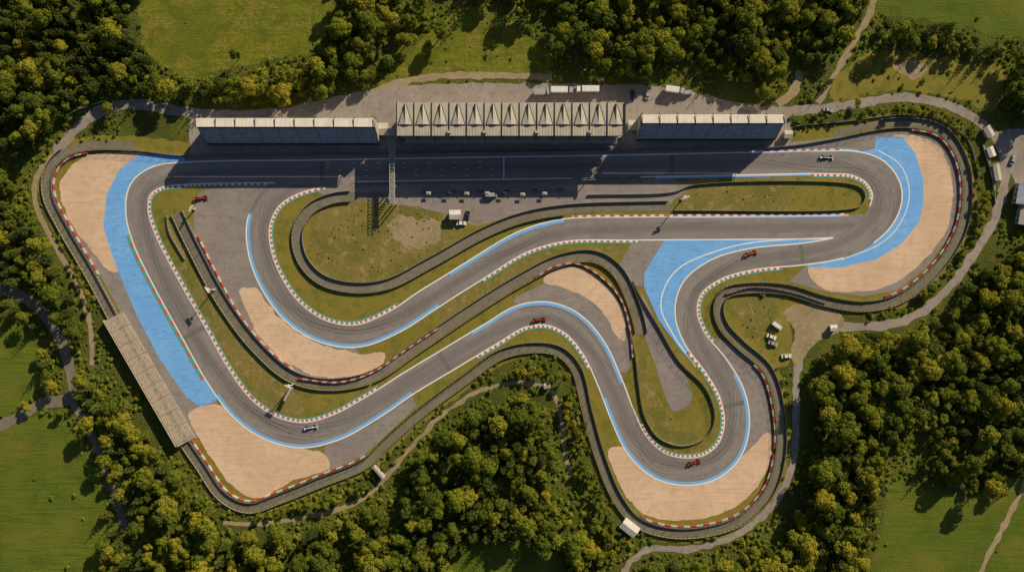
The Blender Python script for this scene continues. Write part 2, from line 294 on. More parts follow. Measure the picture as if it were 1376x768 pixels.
poly('asphalt_runoff',[(435,600),(500,570),(555,532),(560,545),(515,588),(488,612),(440,632)],.079,M['runoff'],smooth=False)
poly('asphalt_runoff',[(960,455),(1000,475),(1022,505),(1035,560),(1035,610),(1000,620),(985,540)],.080,M['runoff'])
poly('infield_pavement',[(400,246),(480,247),(900,240),(930,246),(900,275),(780,282),(700,290),(640,300),(560,276),(450,268)],.0775,M['runoff'],smooth=False,jit=3)
poly('gravel_trap',[(140,206),(112,212),(90,230),(80,252),(90,288),(118,328),(148,364),(175,360),(160,300),(170,250),(215,212)],.083,M['gravel'],jit=3)
poly('gravel_trap',[(254,556),(272,545),(300,545),(360,590),(438,612),(442,628),(395,645),(346,668),(315,655),(280,608)],.083,M['gravel'],jit=2)
poly('gravel_trap',[(323,390),(340,386),(375,425),(430,462),(480,474),(518,474),(512,490),(480,503),(430,506),(392,490),(360,466),(336,430)],.084,M['gravel'],jit=3)
poly('gravel_trap',[(730,376),(748,362),(770,358),(802,372),(828,400),(842,440),(838,456),(826,448),(812,422),(785,398),(755,386)],.083,M['gravel'],jit=2)
poly('gravel_trap',[(1200,184),(1235,184),(1262,198),(1277,230),(1281,262),(1272,308),(1240,350),(1196,383),(1150,392),(1108,388),(1085,362),(1150,340),(1210,250)],.083,M['gravel'],jit=2)
poly('gravel_trap',[(818,605),(835,600),(880,640),(940,650),(1000,610),(1033,580),(1036,612),(1018,652),(985,682),(935,697),(880,696),(848,675),(828,640)],.084,M['gravel'],jit=2)
poly('worn_grass',[(428,285),(470,275),(560,278),(640,292),(600,330),(540,365),(480,382),(435,365),(415,325)],.030,M['brown'],jit=5)
poly('bare_ground',[(520,300),(560,292),(592,305),(585,325),(545,330)],.033,M['dirt'],jit=9)
poly('bare_ground',[(610,278),(690,276),(700,286),(650,300),(618,300)],.0335,M['dirt'],jit=6)
poly('worn_grass',[(590,400),(700,345),(850,330),(820,345),(740,360),(650,410),(600,440)],.031,M['brown'],jit=3)
poly('worn_grass',[(900,252),(1060,250),(1060,282),(900,284)],.031,M['brown'],jit=5)
poly('worn_grass',[(990,395),(1040,400),(1040,440),(1000,440)],.034,M['brown'],jit=7)
poly('worn_grass',[(230,300),(300,400),(370,500),(410,545),(380,560),(320,500),(250,380)],.0315,M['brown'],jit=5)
poly('worn_grass',[(860,470),(880,520),(900,570),(940,590),(900,600),(870,560)],.0316,M['brown'],jit=5)
poly('blue_runoff',[(218,207),(185,209),(160,228),(143,262),(139,305),(154,352),(183,422),(215,483),(252,535),(270,546),(292,537),(260,450),(200,330),(185,260),(248,216),(248,212)],.089,M['blue'],smooth=False)
poly('blue_runoff',[(1178,184),(1212,184),(1230,206),(1240,240),(1241,272),(1235,298),(1212,327),(1178,348),(1130,359),(1085,359),(1085,350),(1150,320),(1200,260),(1150,205),(1175,200)],.0895,M['blue'],smooth=False)
poly('blue_runoff',[(893,322),(1126,318),(1110,332),(980,350),(925,385),(925,430),(970,510),(975,530),(948,506),(915,470),(885,430),(865,385),(866,366)],.0885,M['blue'],smooth=False)
inring=Path([(520,265),(450,266),(415,283),(400,312),(406,347),(430,374),(470,386),(520,382),(580,352),(650,313),(700,293),(760,282),(900,277)],False,hw=6)
ribbon('service_road',inring,.0865,M['road2'],wob=1)
midr=Path([(238,285),(262,335),(300,405),(345,465),(392,505),(440,516),(500,506),(560,467),(640,413),(700,376),(755,349),(800,345),(830,365),(855,420),(862,450)],False,hw=6)
ribbon('service_road',midr,.082,M['road2'],wob=1)
ribbon('race_track',aP,.0925,M['track'],race=True)
ribbon('race_track',loopP,.098,M['track'],race=True)
zb=.106
B='blue_edge_stripe'; bm_=M['bluestripe']
estrip(B,aP,-1,(345,290),(583,400),-5,0,zb,bm_)
estrip(B,aP,1,(1130,305),(900,307),-3,0,zb,bm_); estrip(B,aP,1,(760,309),(612,380),-5,0,zb,bm_)
estrip(B,loopP,-1,(545,515),(305,520),-5,0,zb,bm_)
estrip(B,loopP,1,(822,520),(640,458),-5,0,zb,bm_)
estrip(B,loopP,-1,(975,510),(825,530),-5,0,zb,bm_)
estrip(B,loopP,1,(880,222),(1150,219),-.5,2.5,zb,bm_)
estrip(B,loopP,-1,(1000,220),(1150,219),-2,2.0,zb,bm_)
zw=.111; wl=M['white']; Wn='white_line'
lw=1.7
def wlin(p,side,a,b,z=zw): estrip(Wn,p,side,a,b,-lw+.4,.4,z,wl)
wlin(loopP,-1,(262,449),(1163,313)); wlin(loopP,-1,(1128,332),(262,449))
wlin(loopP,1,(1120,334),(370,231)); wlin(loopP,1,(480,229),(1186,286))
wlin(aP,1,(1140,304),(430,240),zw-.001); wlin(aP,-1,(1120,304),(350,292),zw-.001)
arc=Path([(1120,319),(1010,326),(960,338),(915,358),(896,380),(888,412),(905,450),(935,492)],False,hw=.8)
ribbon('white_line',arc,.0935,wl)
arc2=Path([(1180,202),(1210,222),(1222,258),(1212,296),(1185,326),(1130,349)],False,hw=.6); ribbon('white_line',arc2,.0936,wl)
kerb(loopP,1,(325,547),(245,233)); kerb(loopP,1,(520,535),(325,547))
kerb(loopP,-1,(290,498),(190,310),o=.3,cols=('kred','kgreen'),w=3.4,seg=4)
kerb(loopP,1,(1090,218),(1188,276)); kerb(aP,1,(1140,304),(770,309),w=2.4,green=False,o=0,z=.1,seg=3)
kerb(aP,1,(545,424),(440,240)); kerb(aP,-1,(860,307),(640,362),w=2.5)
kerb(loopP,-1,(1050,345),(945,470)); kerb(loopP,1,(940,460),(846,578))
kerb(loopP,-1,(810,490),(632,466))
kerb(loopP,1,(211,238),(360,231),w=2.4)
kerb(loopP,-1,(1000,220),(1130,219),w=1.8,green=False,seg=3)
def skid(path,a,b,f0,f1,w=0.6,gap=5.0):
    idx=path.rngidx(a,b); n=len(idx); t=np.linspace(0,1,n)
    o=(f0+(f1-f0)*np.sin(t*math.pi))*path.A[idx][:,2]
    wd=w*np.sin(np.clip(t,0.02,.98)*math.pi)**.3
    for d in (0,gap):
        strip('tyre_marks',path.off(idx,o+d),path.off(idx,o+d+wd),.1045,M['rubber'])
for a,b,f0,f1 in [((1110,218),(1163,313),-.5,.6),((1000,220),(1186,286),-.7,.45),((1010,348),(934,455),.5,-.6),((962,491),(856,597),-.7,.5),((984,530),(836,556),-.6,.3),((819,512),(700,425),.6,-.7),((500,547),(295,507),-.6,.5),((450,574),(262,449),-.5,.3),((215,364),(300,232),-.5,.6),((295,507),(193,318),.4,-.5),((405,584),(325,547),-.2,.2),((920,633),(856,597),-.1,-.5)]:
    skid(loopP,a,b,f0,f1)
for a,b,f0,f1 in [((570,406),(368,385),-.5,.5),((435,445),(360,271),-.4,.5),((760,309),(640,362),.6,-.5),((530,432),(396,421),-.3,.2)]: skid(aP,a,b,f0,f1)
for p in [(430,230),(900,222),(600,484),(262,449),(984,540),(1080,341)]:
    i=loopP.near(p); 
    ii=list(range(i,min(i+4,len(loopP.A)-1))); strip('asphalt_patch',loopP.edge(ii,-1,-2.5),loopP.edge(ii,1,-2.5),.1015,M['patch'])
mbg=MB()
mbg.box(W(677,225.5,.113),(.5,10,.004),0)
for k in range(14):
    x=664-k*17; y=226.5+(x<600)*.6-(5 if k%2 else -5)
    c=W(x,y,.113); mbg.box((c[0]-.8,c[1]+1.3,.113),(1.6,.2,.004),0); mbg.box((c[0]-.8,c[1]-1.3,.113),(1.6,.2,.004),0)
mbg.obj('start_grid_markings',[M['white']])
# ---------------------------------------------------------------- barriers
def resamp(A,d):
    seg=np.linalg.norm(np.diff(A,axis=0),axis=1); L=np.concatenate([[0],np.cumsum(seg)]); t=np.arange(0,L[-1],d)
    return np.stack([np.interp(t,L,A[:,0]),np.interp(t,L,A[:,1])],1)
def world(A): return np.array([W(a[0],a[1])[:2] for a in A])
def armco(A,h=1.15,fence=True,name='guardrail'):
    Q=resamp(world(A),2.0); mb=MB()
    if len(Q)<2: return
    for i in range(len(Q)-1):
        a,b=Q[i],Q[i+1]; m=(a+b)/2; d=b-a; l=np.linalg.norm(d); r=math.atan2(d[1],d[0])
        mb.box((m[0],m[1],h/2+.1),(l+.02,.22,h-.1),0,r,top=(1,.6))
        mb.box((a[0]-math.sin(r)*.2,a[1]+math.cos(r)*.2,h/2),(.14,.14,h),1,r)
        if fence:
            if i%2==0: mb.beam((a[0],a[1],0),(a[0],a[1],3.0),.07,n=4,mi=1)
            for zz in (1.5,1.9,2.3,2.7,3.0): mb.beam((a[0],a[1],zz),(b[0],b[1],zz),.022,n=3,mi=2)
    mb.obj(name,[M['steel'],M['dark'],M['fence']])
def tyrewall(A,k=4,colors=(0,1)):
    Q=resamp(world(A),.72); mb=MB(); n=8
    for i in range(len(Q)):
        c=colors[(i//k)%2]
        x,y=Q[i]
        hh=1.0+.06*random.random(); r=.38
        ring=[(x+r*math.cos(2*math.pi*t/n),y+r*math.sin(2*math.pi*t/n)) for t in range(n)]
        ri=[(x+r*.4*math.cos(2*math.pi*t/n),y+r*.4*math.sin(2*math.pi*t/n)) for t in range(n)]
        vs=[(p[0],p[1],0) for p in ring]+[(p[0],p[1],hh) for p in ring]+[(p[0],p[1],hh) for p in ri]+[(p[0],p[1],hh-.3) for p in ri]
        fs=[(t,(t+1)%n,n+(t+1)%n,n+t) for t in range(n)]+[(n+t,n+(t+1)%n,2*n+(t+1)%n,2*n+t) for t in range(n)]+[(2*n+t,2*n+(t+1)%n,3*n+(t+1)%n,3*n+t) for t in range(n)]
        mb.add(vs,fs,c)
        mb.add([(p[0],p[1],hh-.3) for p in ri],[tuple(range(n))],2)
    mb.obj('tyre_wall',[M['tred'],M['twhite'],M['tyre']])
for a,b in [((118,203),(130,370)),((255,590),(345,673)),((350,671),(492,614)),((1190,399),(1225,173)),((860,695),(1042,610)),((1042,600),(1015,488))]:
    idx=outP.rngidx(a,b); tyrewall(outP.off(idx,[-2.5]*len(idx)))
def sub(path,a,b,o=0):
    idx=path.rngidx(a,b); return path.off(idx,[o]*len(idx))
armco(outP.off(list(range(NO))+[0],[0]*(NO+1)))
armco(sub(outP,(90,212),(1180,175),13.5),fence=False)
armco(sub(inring,(470,265),(900,277),-7),fence=False); armco(sub(inring,(470,265),(760,282),7),fence=False)
armco(sub(midr,(238,285),(500,506),-8))
armco(sub(midr,(238,285),(500,506),8),fence=False)
armco(sub(midr,(500,506),(862,450),8),fence=False); armco(sub(midr,(500,506),(862,450),-8),fence=False)
armco(cr([(225,288),(228,310),(250,350)],False))
tyrewall(cr([(267,318),(290,365),(326,428),(362,470),(394,496)],False)); tyrewall(cr([(402,508),(455,513),(500,500),(545,470),(590,440)],False),k=3); tyrewall(cr([(720,372),(745,358),(775,354),(805,370),(833,400),(846,440),(850,480)],False),k=3)
isl=Path([(850,378),(860,398),(885,440),(912,485),(948,522),(960,560),(950,585),(918,598),(885,588),(866,560),(858,520),(852,470),(842,430)],False)
armco(isl.A[:,:2])
fing=cr([(790,262),(905,258),(930,249),(1140,247),(1158,254),(1162,264),(1156,276),(1140,281),(900,283)],False); armco(fing,fence=False)
armco(cr([(975,395),(1010,386),(1060,392),(1110,408)],False),fence=False)
armco(cr([(1068,170),(1140,163),(1210,155),(1265,163),(1300,190),(1315,240)],False),fence=False)
mb=MB()
PW=resamp(world(cr([(480,246),(700,243.5),(870,241)],False)),4)
for a,b in zip(PW[:-1],PW[1:]):
    m=(a+b)/2; d=b-a; mb.box((m[0],m[1],.55),(np.linalg.norm(d)-.02,.4,1.1),0,math.atan2(d[1],d[0])); mb.box((m[0],m[1],1.25),(np.linalg.norm(d),.06,.3),1,math.atan2(d[1],d[0]))
mb.obj('pit_wall',[M['concrete'],M['fence']])
# ---------------------------------------------------------------- buildings
x0,x1=-49.5,48.5; y0,y1=64.4,78.6; zt=17
mb=MB()
mb.box(((x0+x1)/2,(y0+y1)/2+1.2,7.4),(x1-x0-2,y1-y0-4,14.8),1)
nb=13; bw=(x1-x0)/nb; ym=70.3
for i in range(nb):
    a=x0+i*bw; b=a+bw; c=(a+b)/2
    mb.add([(a,y0,zt-.35),(b,y0,zt-.35),(b,y1,zt-.2),(a,y1,zt-.2)],[(0,1,2,3)],0)
    yb_=y0+4.8; mb.add([(c-.25,y1-.5,zt+.0),(c+.25,y1-.5,zt+.0),(c+bw*.38,yb_,zt-.1),(c-bw*.38,yb_,zt-.1),(c,y1-.5,zt+1.0),(c,yb_,zt+.6)],[(0,3,5,4),(1,4,5,2),(0,4,1),(3,2,5)],0)
    for s_ in (-1,1): mb.beam((c+s_*.3,y1-.5,zt+.03),(c+s_*bw*.4,yb_,zt-.05),.13,n=4,mi=2)
    mb.add([(a,y0,zt-1),(b,y0,zt-1),(b,y1,zt-1),(a,y1,zt-1),(a,y0,zt-.36),(b,y0,zt-.36),(b,y1,zt-.21),(a,y1,zt-.21)],[(0,1,5,4),(2,3,7,6),(0,3,2,1)],2)
    if i: mb.box((a,(y0+y1)/2,zt-.2),(.26,y1-y0,.7),2)
    for k in range(1,6): mb.box((a+bw*k/6,y0+2.2,zt-.27),(.07,4.2,.1),0)
    mb.box((c,y0+4.45,zt-.25),(bw-.34,.12,.2),2)
    for fl in range(4):
        zz=2.2+fl*3.5
        mb.box((c,y0+3.05,zz),(bw-1.0,.12,2.2),3)
    mb.box((a+.02,y0+2.6,7.6),(.4,1.0,15.2),2)
    for fl in range(1,4): mb.box((c,y0+2.2,fl*3.5-.1+.3),(bw-.02,1.9,.22),1); mb.box((c,y0+1.3,fl*3.5+.9),(bw-.02,.06,1.0),1)
mb.box((x0+.0,(y0+y1)/2,zt-.15),(.4,y1-y0+.3,1.2),2); mb.box((x1,(y0+y1)/2,zt-.15),(.4,y1-y0+.3,1.2),2)
for k in range(4): mb.box(((x0+x1)/2,y0+1.2-.55*k+.0,1.4-.3*k+.1),(x1-x0-3,.55,.3),1)
for i in range(14): mb.box((x0+i*bw*.99+.4,y0+.5,8),(.3,.3,15.2),2)
for xx in (x0+22.5,x0+37.8,x0+60.2,x0+83): mb.box((xx,y0+1.6,zt+.1),(1.6,1.2,.8),1)
mb.obj('main_grandstand',[M['roof'],M['wall'],M['dark'],M['glass'],M['seat']])
def stand(name,x0,x1,yr0,yr1,yf,zr_=16.3):
    mb=MB(); n=13; ys=yr0+.2; d=(ys-yf)/n; zb_=2.0; zs=12.0
    for k in range(n):
        y=ys-d*(k+.5); z=zs-(zs-zb_)*k/(n-1); mb.box(((x0+x1)/2,y,z/2),(x1-x0-.6,d-.005,z),1 if k%2 else 3)
        mb.box(((x0+x1)/2,y+d*.2,z+.2),(x1-x0-1,.22,.38),1)
    ns=int((x1-x0)/7.7)
    for i in range(ns+1):
        x=x0+.3+(x1-x0-.6)*i/ns
        for k in range(n): y=ys-d*(k+.5); z=zs-(zs-zb_)*k/(n-1); mb.box((x,y,z+.25),(.9,d-.01,.5),4)
        mb.box((x,yr1+.4,7.6),(.4,.5,15.2),2); mb.beam((x,yr1-.2,13.6),(x,yr0-.8,15.6),.14,n=4,mi=2)
        mb.box((x,(yr0+yr1)/2,zr_+.12),(.18,yr1-yr0,.3),2)
    mb.box(((x0+x1)/2,yr1+.0,7.7),(x1-x0-.4,.3,15.4),3)
    m=(x0+x1)/2
    mb.add([(x0,yr0,zr_-.25),(x1,yr0,zr_-.25),(x1,yr1,zr_-.7),(x0,yr1,zr_-.7),(x0,yr0,zr_),(x1,yr0,zr_),(x1,yr1,zr_-.45),(x0,yr1,zr_-.45)],[(0,3,2,1),(4,5,6,7),(0,1,5,4),(1,2,6,5),(2,3,7,6),(3,0,4,7)],0)
    mb.box((m,yr0-.08,zr_-.2),(x1-x0,.14,.5),2)
    for x in (x0,x1):
        mb.add([(x,yf,0),(x,yr1,0),(x,yr1,15),(x,ys,13.5),(x,yf,2.6)],[(0,1,2,3,4)],3)
    mb.box((m,yf-.15,1.2),(x1-x0,.2,2.4),2)
    return mb.obj(name,[M['roofw'],M['seat'],M['dark'],M['wall'],M['concrete']])
stand('covered_grandstand',-136.2,-59.2,68.3,72.1,63.4)
stand('covered_grandstand',55.7,117.5,69.9,73.7,65.3)
a=np.array(W(143,430)[:2]); b=np.array(W(240,598)[:2]); d=b-a; L_=np.linalg.norm(d); rz=math.atan2(d[1],d[0])
mb=MB(); wd=8.0; n=9
nsec=9
for sct in range(nsec):
    xa=L_*sct/nsec+.5; xb=L_*(sct+1)/nsec-.5
    for k in range(n):
        y=.4+wd*(k+.5)/n; z=3.2-2.6*k/(n-1)
        mb.box(((xa+xb)/2,y,z/2),(xb-xa,wd/n-.02,z),0); mb.box(((xa+xb)/2,y-.1,z+.16),(xb-xa-.2,.4,.1),1)
    for k in range(n): y=.4+wd*(k+.5)/n; z=3.0-2.6*k/(n-1); mb.box((xb+.5,y,max(.2,z)/2),(.98,wd/n-.02,max(.2,z)),2)
mb.box((L_/2,.1,2.0),(L_,.15,4.0),2)
for k in range(30): mb.box((L_*k/29,-.15,1.9),(.15,.3,3.8),3)
mb.obj('open_grandstand',[M['oldcon'],M['bench'],M['oldcon'],M['dark']],loc=(a[0],a[1],0),rz=rz)
mb=MB(); gx=(527-688)*S*.98
ya,yb=66,36
for x in (gx-1.0,gx+1.0):
    for z in (7,9.2): mb.box((x,(ya+yb)/2,z),(.2,ya-yb,.2),0)
    k=0; y=yb
    while y<ya-.1:
        mb.beam((x,y,7 if k%2 else 9.2),(x,y+1.5,9.2 if k%2 else 7),.08,n=4,mi=0); y+=1.5;k+=1
    for y in (yb+.4,ya-.4,44.2): mb.box((x,y,3.5),(.4,.4,7),0)
mb.box((gx,(ya+yb)/2,7.05),(1.8,ya-yb,.12),1)
for i in range(14): mb.box((gx-1.9,yb+i*.42,7-.5*i-.2),(1.4,.42,.12),1)
for i in range(20): mb.box((gx,yb+.8+i*1.5,9.25),(2.0,.12,.12),0)
mb.box((gx,ya+1.2,5),(3.4,3,10),2)
mb.obj('start_gantry_footbridge',[M['concrete'],M['steel'],M['wall']])
def gable(name,px,py,l,w,h,rot,roofm='roofw',wallm='wall'):
    mb=MB(); mb.box((0,0,h/2),(l,w,h),0)
    e=.3; rh=w*.16
    vs=[(-l/2-e,-w/2-e,h-.05),(l/2+e,-w/2-e,h-.05),(l/2+e,0,h+rh),(-l/2-e,0,h+rh),(-l/2-e,w/2+e,h-.05),(l/2+e,w/2+e,h-.05)]
    mb.add(vs,[(0,1,2,3),(3,2,5,4)],1)
    mb.add([(-l/2,-w/2,h),(-l/2,w/2,h),(-l/2,0,h+rh-.06)],[(0,1,2)],0); mb.add([(l/2,-w/2,h),(l/2,w/2,h),(l/2,0,h+rh-.06)],[(0,1,2)],0)
    for s_ in (-1,1):
        for k in range(max(1,int(l/2.5))):
            mb.box((-l/2+1.2+k*2.5,s_*(w/2+.02),h*.55),(1.1,.06,h*.35),2)
    mb.box((l/2+.02,0,1.0),(.06,1.0,2.0),2)
    return mb.obj(name,[M[wallm],M[roofm],M['glass']],loc=W(px,py),rz=rot)
gable('service_building',845,706,7.5,4.8,3,math.radians(-38))
gable('timing_hut',612,289,4.6,3.6,3,0)
gable('storage_shed',1372,262,9,7,4,math.radians(80),roofm='seat')
gable('storage_shed',1374,292,7,6,3.5,math.radians(80),roofm='roof')
gable('marshal_hut',1325,178,4.5,3,2.6,math.radians(-60),roofm='roof')
gable('marshal_hut',1336,232,7,2.4,2.6,math.radians(-80),roofm='roof')
gable('marshal_hut',1328,205,4,2.6,2.6,math.radians(-70))
gable('marshal_hut',510,632,6.5,1.4,3,math.radians(-50),roofm='roof')
gable('marshal_hut',735,517,2.6,2.0,2.5,.2,roofm='roof')
gable('marshal_hut',1118,440,2.6,2.2,2.4,.1)
gable('equipment_kiosk',1057,182,3,3,3,0,roofm='roof'); gable('equipment_kiosk',849,170,3.5,4,3.5,0,roofm='roof'); gable('equipment_kiosk',516,175,4,5,3.5,0,roofm='roof')
for i in range(7):
    x=575+i*26+random.uniform(-4,4); mb=MB()
    for sx in (-1,1):
        for sy in (-.6,.6): mb.beam((sx*.9,sy,0),(sx*.9,sy,2.2),.05,n=4,mi=1)
    mb.add([(-1.1,-.75,2.2),(1.1,-.75,2.2),(1.1,.75,2.2),(-1.1,.75,2.2),(0,0,2.6)],[(0,1,4),(1,2,4),(2,3,4),(3,0,4)],0)
    mb.box((0,.3,.5),(1.5,.5,1.0),2)
    mb.obj('pit_canopy',[[P['silver'],P['navy'],M['concrete']][i%3],M['steel'],M['dark']],loc=W(x,261+random.uniform(-1,1)))
def mast(px,py,h,rot,kind='floodlight_mast'):
    mb=MB(); mb.box((0,0,.3),(1.2,1.2,.6),1); mb.beam((0,0,.5),(0,0,h),.28,.16,n=8,mi=0)
    mb.box((0,0,h),(3.2,.5,.3),0); mb.box((0,0,h+.6),(3.2,.4,.3),0)
    for k in range(4): mb.box((-1.2+.8*k,-.35,h+.3),(.6,.35,.7),2,top=(.8,.6))
    mb.box((0,.4,h-.6),(1.4,1.0,.1),0)
    mb.obj(kind,[M['roofw'],M['concrete'],P['white']],loc=W(px,py),rz=rot)
mast(288,389,9.5,-1.0); mast(916,268,9.5,.4); mast(394,516,9,-.5); mast(262,281,5,1.0); mast(1010,206,5,.0)
mb=MB()
for k in range(7): mb.beam((-3+k,0,0),(-3+k,0,3.2),.07,n=4,mi=0)
mb.box((0,0,3.2),(7,1.5,.12),1); mb.box((0,.7,3.8),(7,.06,.9),0); mb.box((0,-.7,3.8),(7,.06,.9),0)
mb.obj('marshal_platform',[M['steel'],M['concrete']],loc=W(390,528),rz=math.radians(62))
# ---------------------------------------------------------------- vehicles
def f1(px,py,ang,c1,c2):
    mb=MB()
    mb.box((1.75,0,.38),(1.7,.34,.3),0,top=(.9,.7)); mb.box((2.55,0,.3),(.5,.26,.2),1,top=(.8,.8))
    mb.box((.3,0,.45),(1.5,.7,.5),0,top=(.9,.7))
    mb.box((-.7,0,.42),(1.9,1.35,.45),1,top=(.85,.75)); mb.box((-1.0,0,.75),(1.5,.4,.5),0,top=(.6,.4),sh=(.2,0))
    mb.box((-1.9,0,.45),(.9,.5,.4),0,top=(.8,.7)); mb.box((-.1,0,.14),(3.6,1.4,.08),2)
    mb.box((2.6,0,.2),(.5,1.9,.06),0); mb.box((2.42,0,.32),(.22,1.85,.05),1)
    for s_ in(-1,1): mb.box((2.55,s_*.95,.28),(.6,.05,.28),0); mb.box((-2.45,s_*.5,.65),(.6,.05,.7),1)
    mb.box((-2.45,0,.95),(.42,1.0,.06),0); mb.box((-2.35,0,.8),(.3,1.0,.05),1)
    mb.beam((.75,0,.7),(.5,.0,.98),.05,mi=2)
    for s_ in (-1,1): mb.beam((.5,0,.98),(-.2,s_*.32,.88),.05,mi=2)
    for k in range(3): mb.beam((.1,0,.7+.09*k),(.1,0,.79+.09*k),(.15,.17,.12)[k],(.17,.12,.03)[k],n=8,mi=3)
    for x,r,w in ((1.75,.34,.36),(-1.75,.36,.44)):
        for s_ in (-1,1):
            mb.beam((x,s_*(.98-w),r),(x,s_*.98,r),r,n=12,mi=2)
            mb.beam((x,0,.35),(x,s_*(.98-w),r),.04,n=4,mi=2); mb.beam((x-.4,s_*.2,.45),(x,s_*(.98-w),r+.1),.03,n=4,mi=2)
    mb.obj('racing_car',[P[c1],P[c2],M['tyre'],P['yellow']],loc=W(px,py,.11),rz=math.radians(ang),scale=1.08)
f1(418,574,10,'white','blue'); f1(724,430,8,'red','navy'); f1(932,621,18,'red','navy'); f1(1008,341,18,'orange','black'); f1(1110,212,-2,'white','navy'); f1(270,267,8,'red','black')
def car(px,py,ang,c,van=False):
    mb=MB(); l,w=(5.2,2.0) if van else (4.4,1.8)
    mb.box((0,0,.6),(l,w,.6),0,top=(.97,.92))
    if van: mb.box((-.4,0,1.5),(l-1.0,w*.93,1.2),0,top=(.95,.88)); mb.box((l/2-.75,0,1.3),(.5,w*.8,.7),1,top=(.5,.9),sh=(-.1,0))
    else:
        mb.box((-.2,0,1.14),(2.5,w*.88,.5),1,top=(.66,.82)); mb.box((-.2,0,1.41),(1.5,w*.7,.05),0)
    for x in (-l*.31,l*.31):
        for s_ in (-1,1): mb.beam((x,s_*(w/2-.2),.33),(x,s_*(w/2+.02),.33),.33,n=12,mi=2)
    for s_ in (-1,1): mb.box((l/2-.03,s_*w*.34,.65),(.08,.3,.15),3); mb.box((-l/2+.03,s_*w*.36,.7),(.06,.25,.15),4)
    mb.obj('parked_van' if van else 'parked_car',[P[c],M['glass'],M['tyre'],P['white'],P['red']],loc=W(px,py,.07),rz=math.radians(ang))
def truck(px,py,ang,c,tc='white',L=11):
    mb=MB(); mb.box((-1,0,2.3),(L,2.5,2.7),0); mb.box((-1,0,.85),(L,.9,.25),2)
    for k in range(int(L)): mb.box((-1-L/2+.5+k,0,3.68),(.06,2.44,.05),3)
    mb.box((L/2+.7,0,1.7),(1.9,2.4,2.6),1,top=(.85,.95),sh=(-.1,0)); mb.box((L/2+1.62,0,2.1),(.08,2.1,.9),4)
    for x in (L/2+.6,-L/2+.3,-L/2+1.5,1.5):
        for s_ in(-1,1): mb.beam((x,s_*.9,.5),(x,s_*1.22,.5),.5,n=12,mi=2)
    mb.obj('parked_lorry',[P[tc],P[c],M['tyre'],P['silver'],M['glass']],loc=W(px,py,.07),rz=math.radians(ang))
truck(754,122,0,'silver',L=7.5); truck(790,121,180,'white',L=7.5); truck(728,125,3,'silver','silver',L=5)
truck(905,122,-8,'silver',L=6)
for p in [(922,125,5,'silver',1),(870,127,80,'silver',0),(850,128,92,'navy',0),(1043,437,-35,'white',1),(1036,452,-20,'white',0),(1038,461,-20,'silver',0),(1056,478,5,'white',0),(628,290,80,'black',0),(620,300,0,'white',0),(1112,148,-10,'silver',0),(1360,215,70,'silver',0),(660,262,0,'silver',1)]:
    car(p[0],p[1],p[2],p[3],bool(p[4]))
def boards(A,cols,h=1.0):
    Q=resamp(world(A),3.0); mb=MB()
    for i,(a_,b_) in enumerate(zip(Q[:-1],Q[1:])):
        m=(a_+b_)/2; d=b_-a_; r=math.atan2(d[1],d[0]); mb.box((m[0],m[1],h/2+.15),(2.9,.18,h),i%len(cols),r); mb.box((a_[0],a_[1],.6),(.12,.12,1.2),len(cols),r)
    mb.obj('trackside_board',[P[c] for c in cols]+[M['dark']])
boards(cr([(85,160),(105,148),(150,133)],False),['white','green','silver'])
boards(cr([(560,258),(760,254)],False),['silver','navy','silver','silver'])
boards(cr([(1320,195),(1332,235),(1338,280)],False),['white','silver'])
boards(cr([(770,239.5),(868,237.5)],False),['green','silver','green'],h=.8)
# ---------------------------------------------------------------- vegetation
def leafmesh(name,centers,radii,nper,size,mat,trunk=None,squash=.8):
    V=[];F=[];r=rng; base=0
    for c,R in zip(centers,radii):
        n=int(nper*R*R); d=r.normal(size=(n,3)); d/=np.linalg.norm(d,axis=1)[:,None]; d[:,2]=np.where(d[:,2]<-.4,-d[:,2],d[:,2])
        p=np.array(c)+d*R*r.uniform(.72,1.08,(n,1))*np.array([1,1,squash])
        nn=d+r.normal(size=(n,3))*.4; nn/=np.linalg.norm(nn,axis=1)[:,None]
        u=np.cross(nn,r.normal(size=(n,3))); u/=np.linalg.norm(u,axis=1)[:,None]; w=np.cross(nn,u)
        s=r.uniform(.6,1.3,(n,1))*size
        for q in (p-u*s, p-w*s*.7, p+u*s, p+w*s*.7): V.append(q)
        F+=[(base+i,base+n+i,base+2*n+i,base+3*n+i) for i in range(n)]; base+=4*n
    V=np.concatenate(V).tolist(); mi=[0]*len(F)
    if trunk:
        mb=MB(); hh=trunk[0]
        mb.beam((0,0,-.3),(0,0,hh),trunk[1],trunk[1]*.35,n=7)
        for k in range(trunk[2]):
            t=2*math.pi*k/trunk[2]+random.random(); z=hh*random.uniform(.4,.7); l=trunk[3]*random.uniform(.6,1)
            mb.beam((0,0,z),(math.cos(t)*l,math.sin(t)*l,z+l*.7),trunk[1]*.45,trunk[1]*.12,n=5)
        k=len(V); V+=mb.v; F+=[tuple(i+k for i in f) for f in mb.f]; mi+=[1]*len(mb.f)
    return mkmesh(name,V,F,[mat,M['bark']],mi)
trees=bpy.data.collections.new('tree_species'); bushes=bpy.data.collections.new('bush_species')
bl_meshes=[];con_meshes=[]
NB=9;NC=5
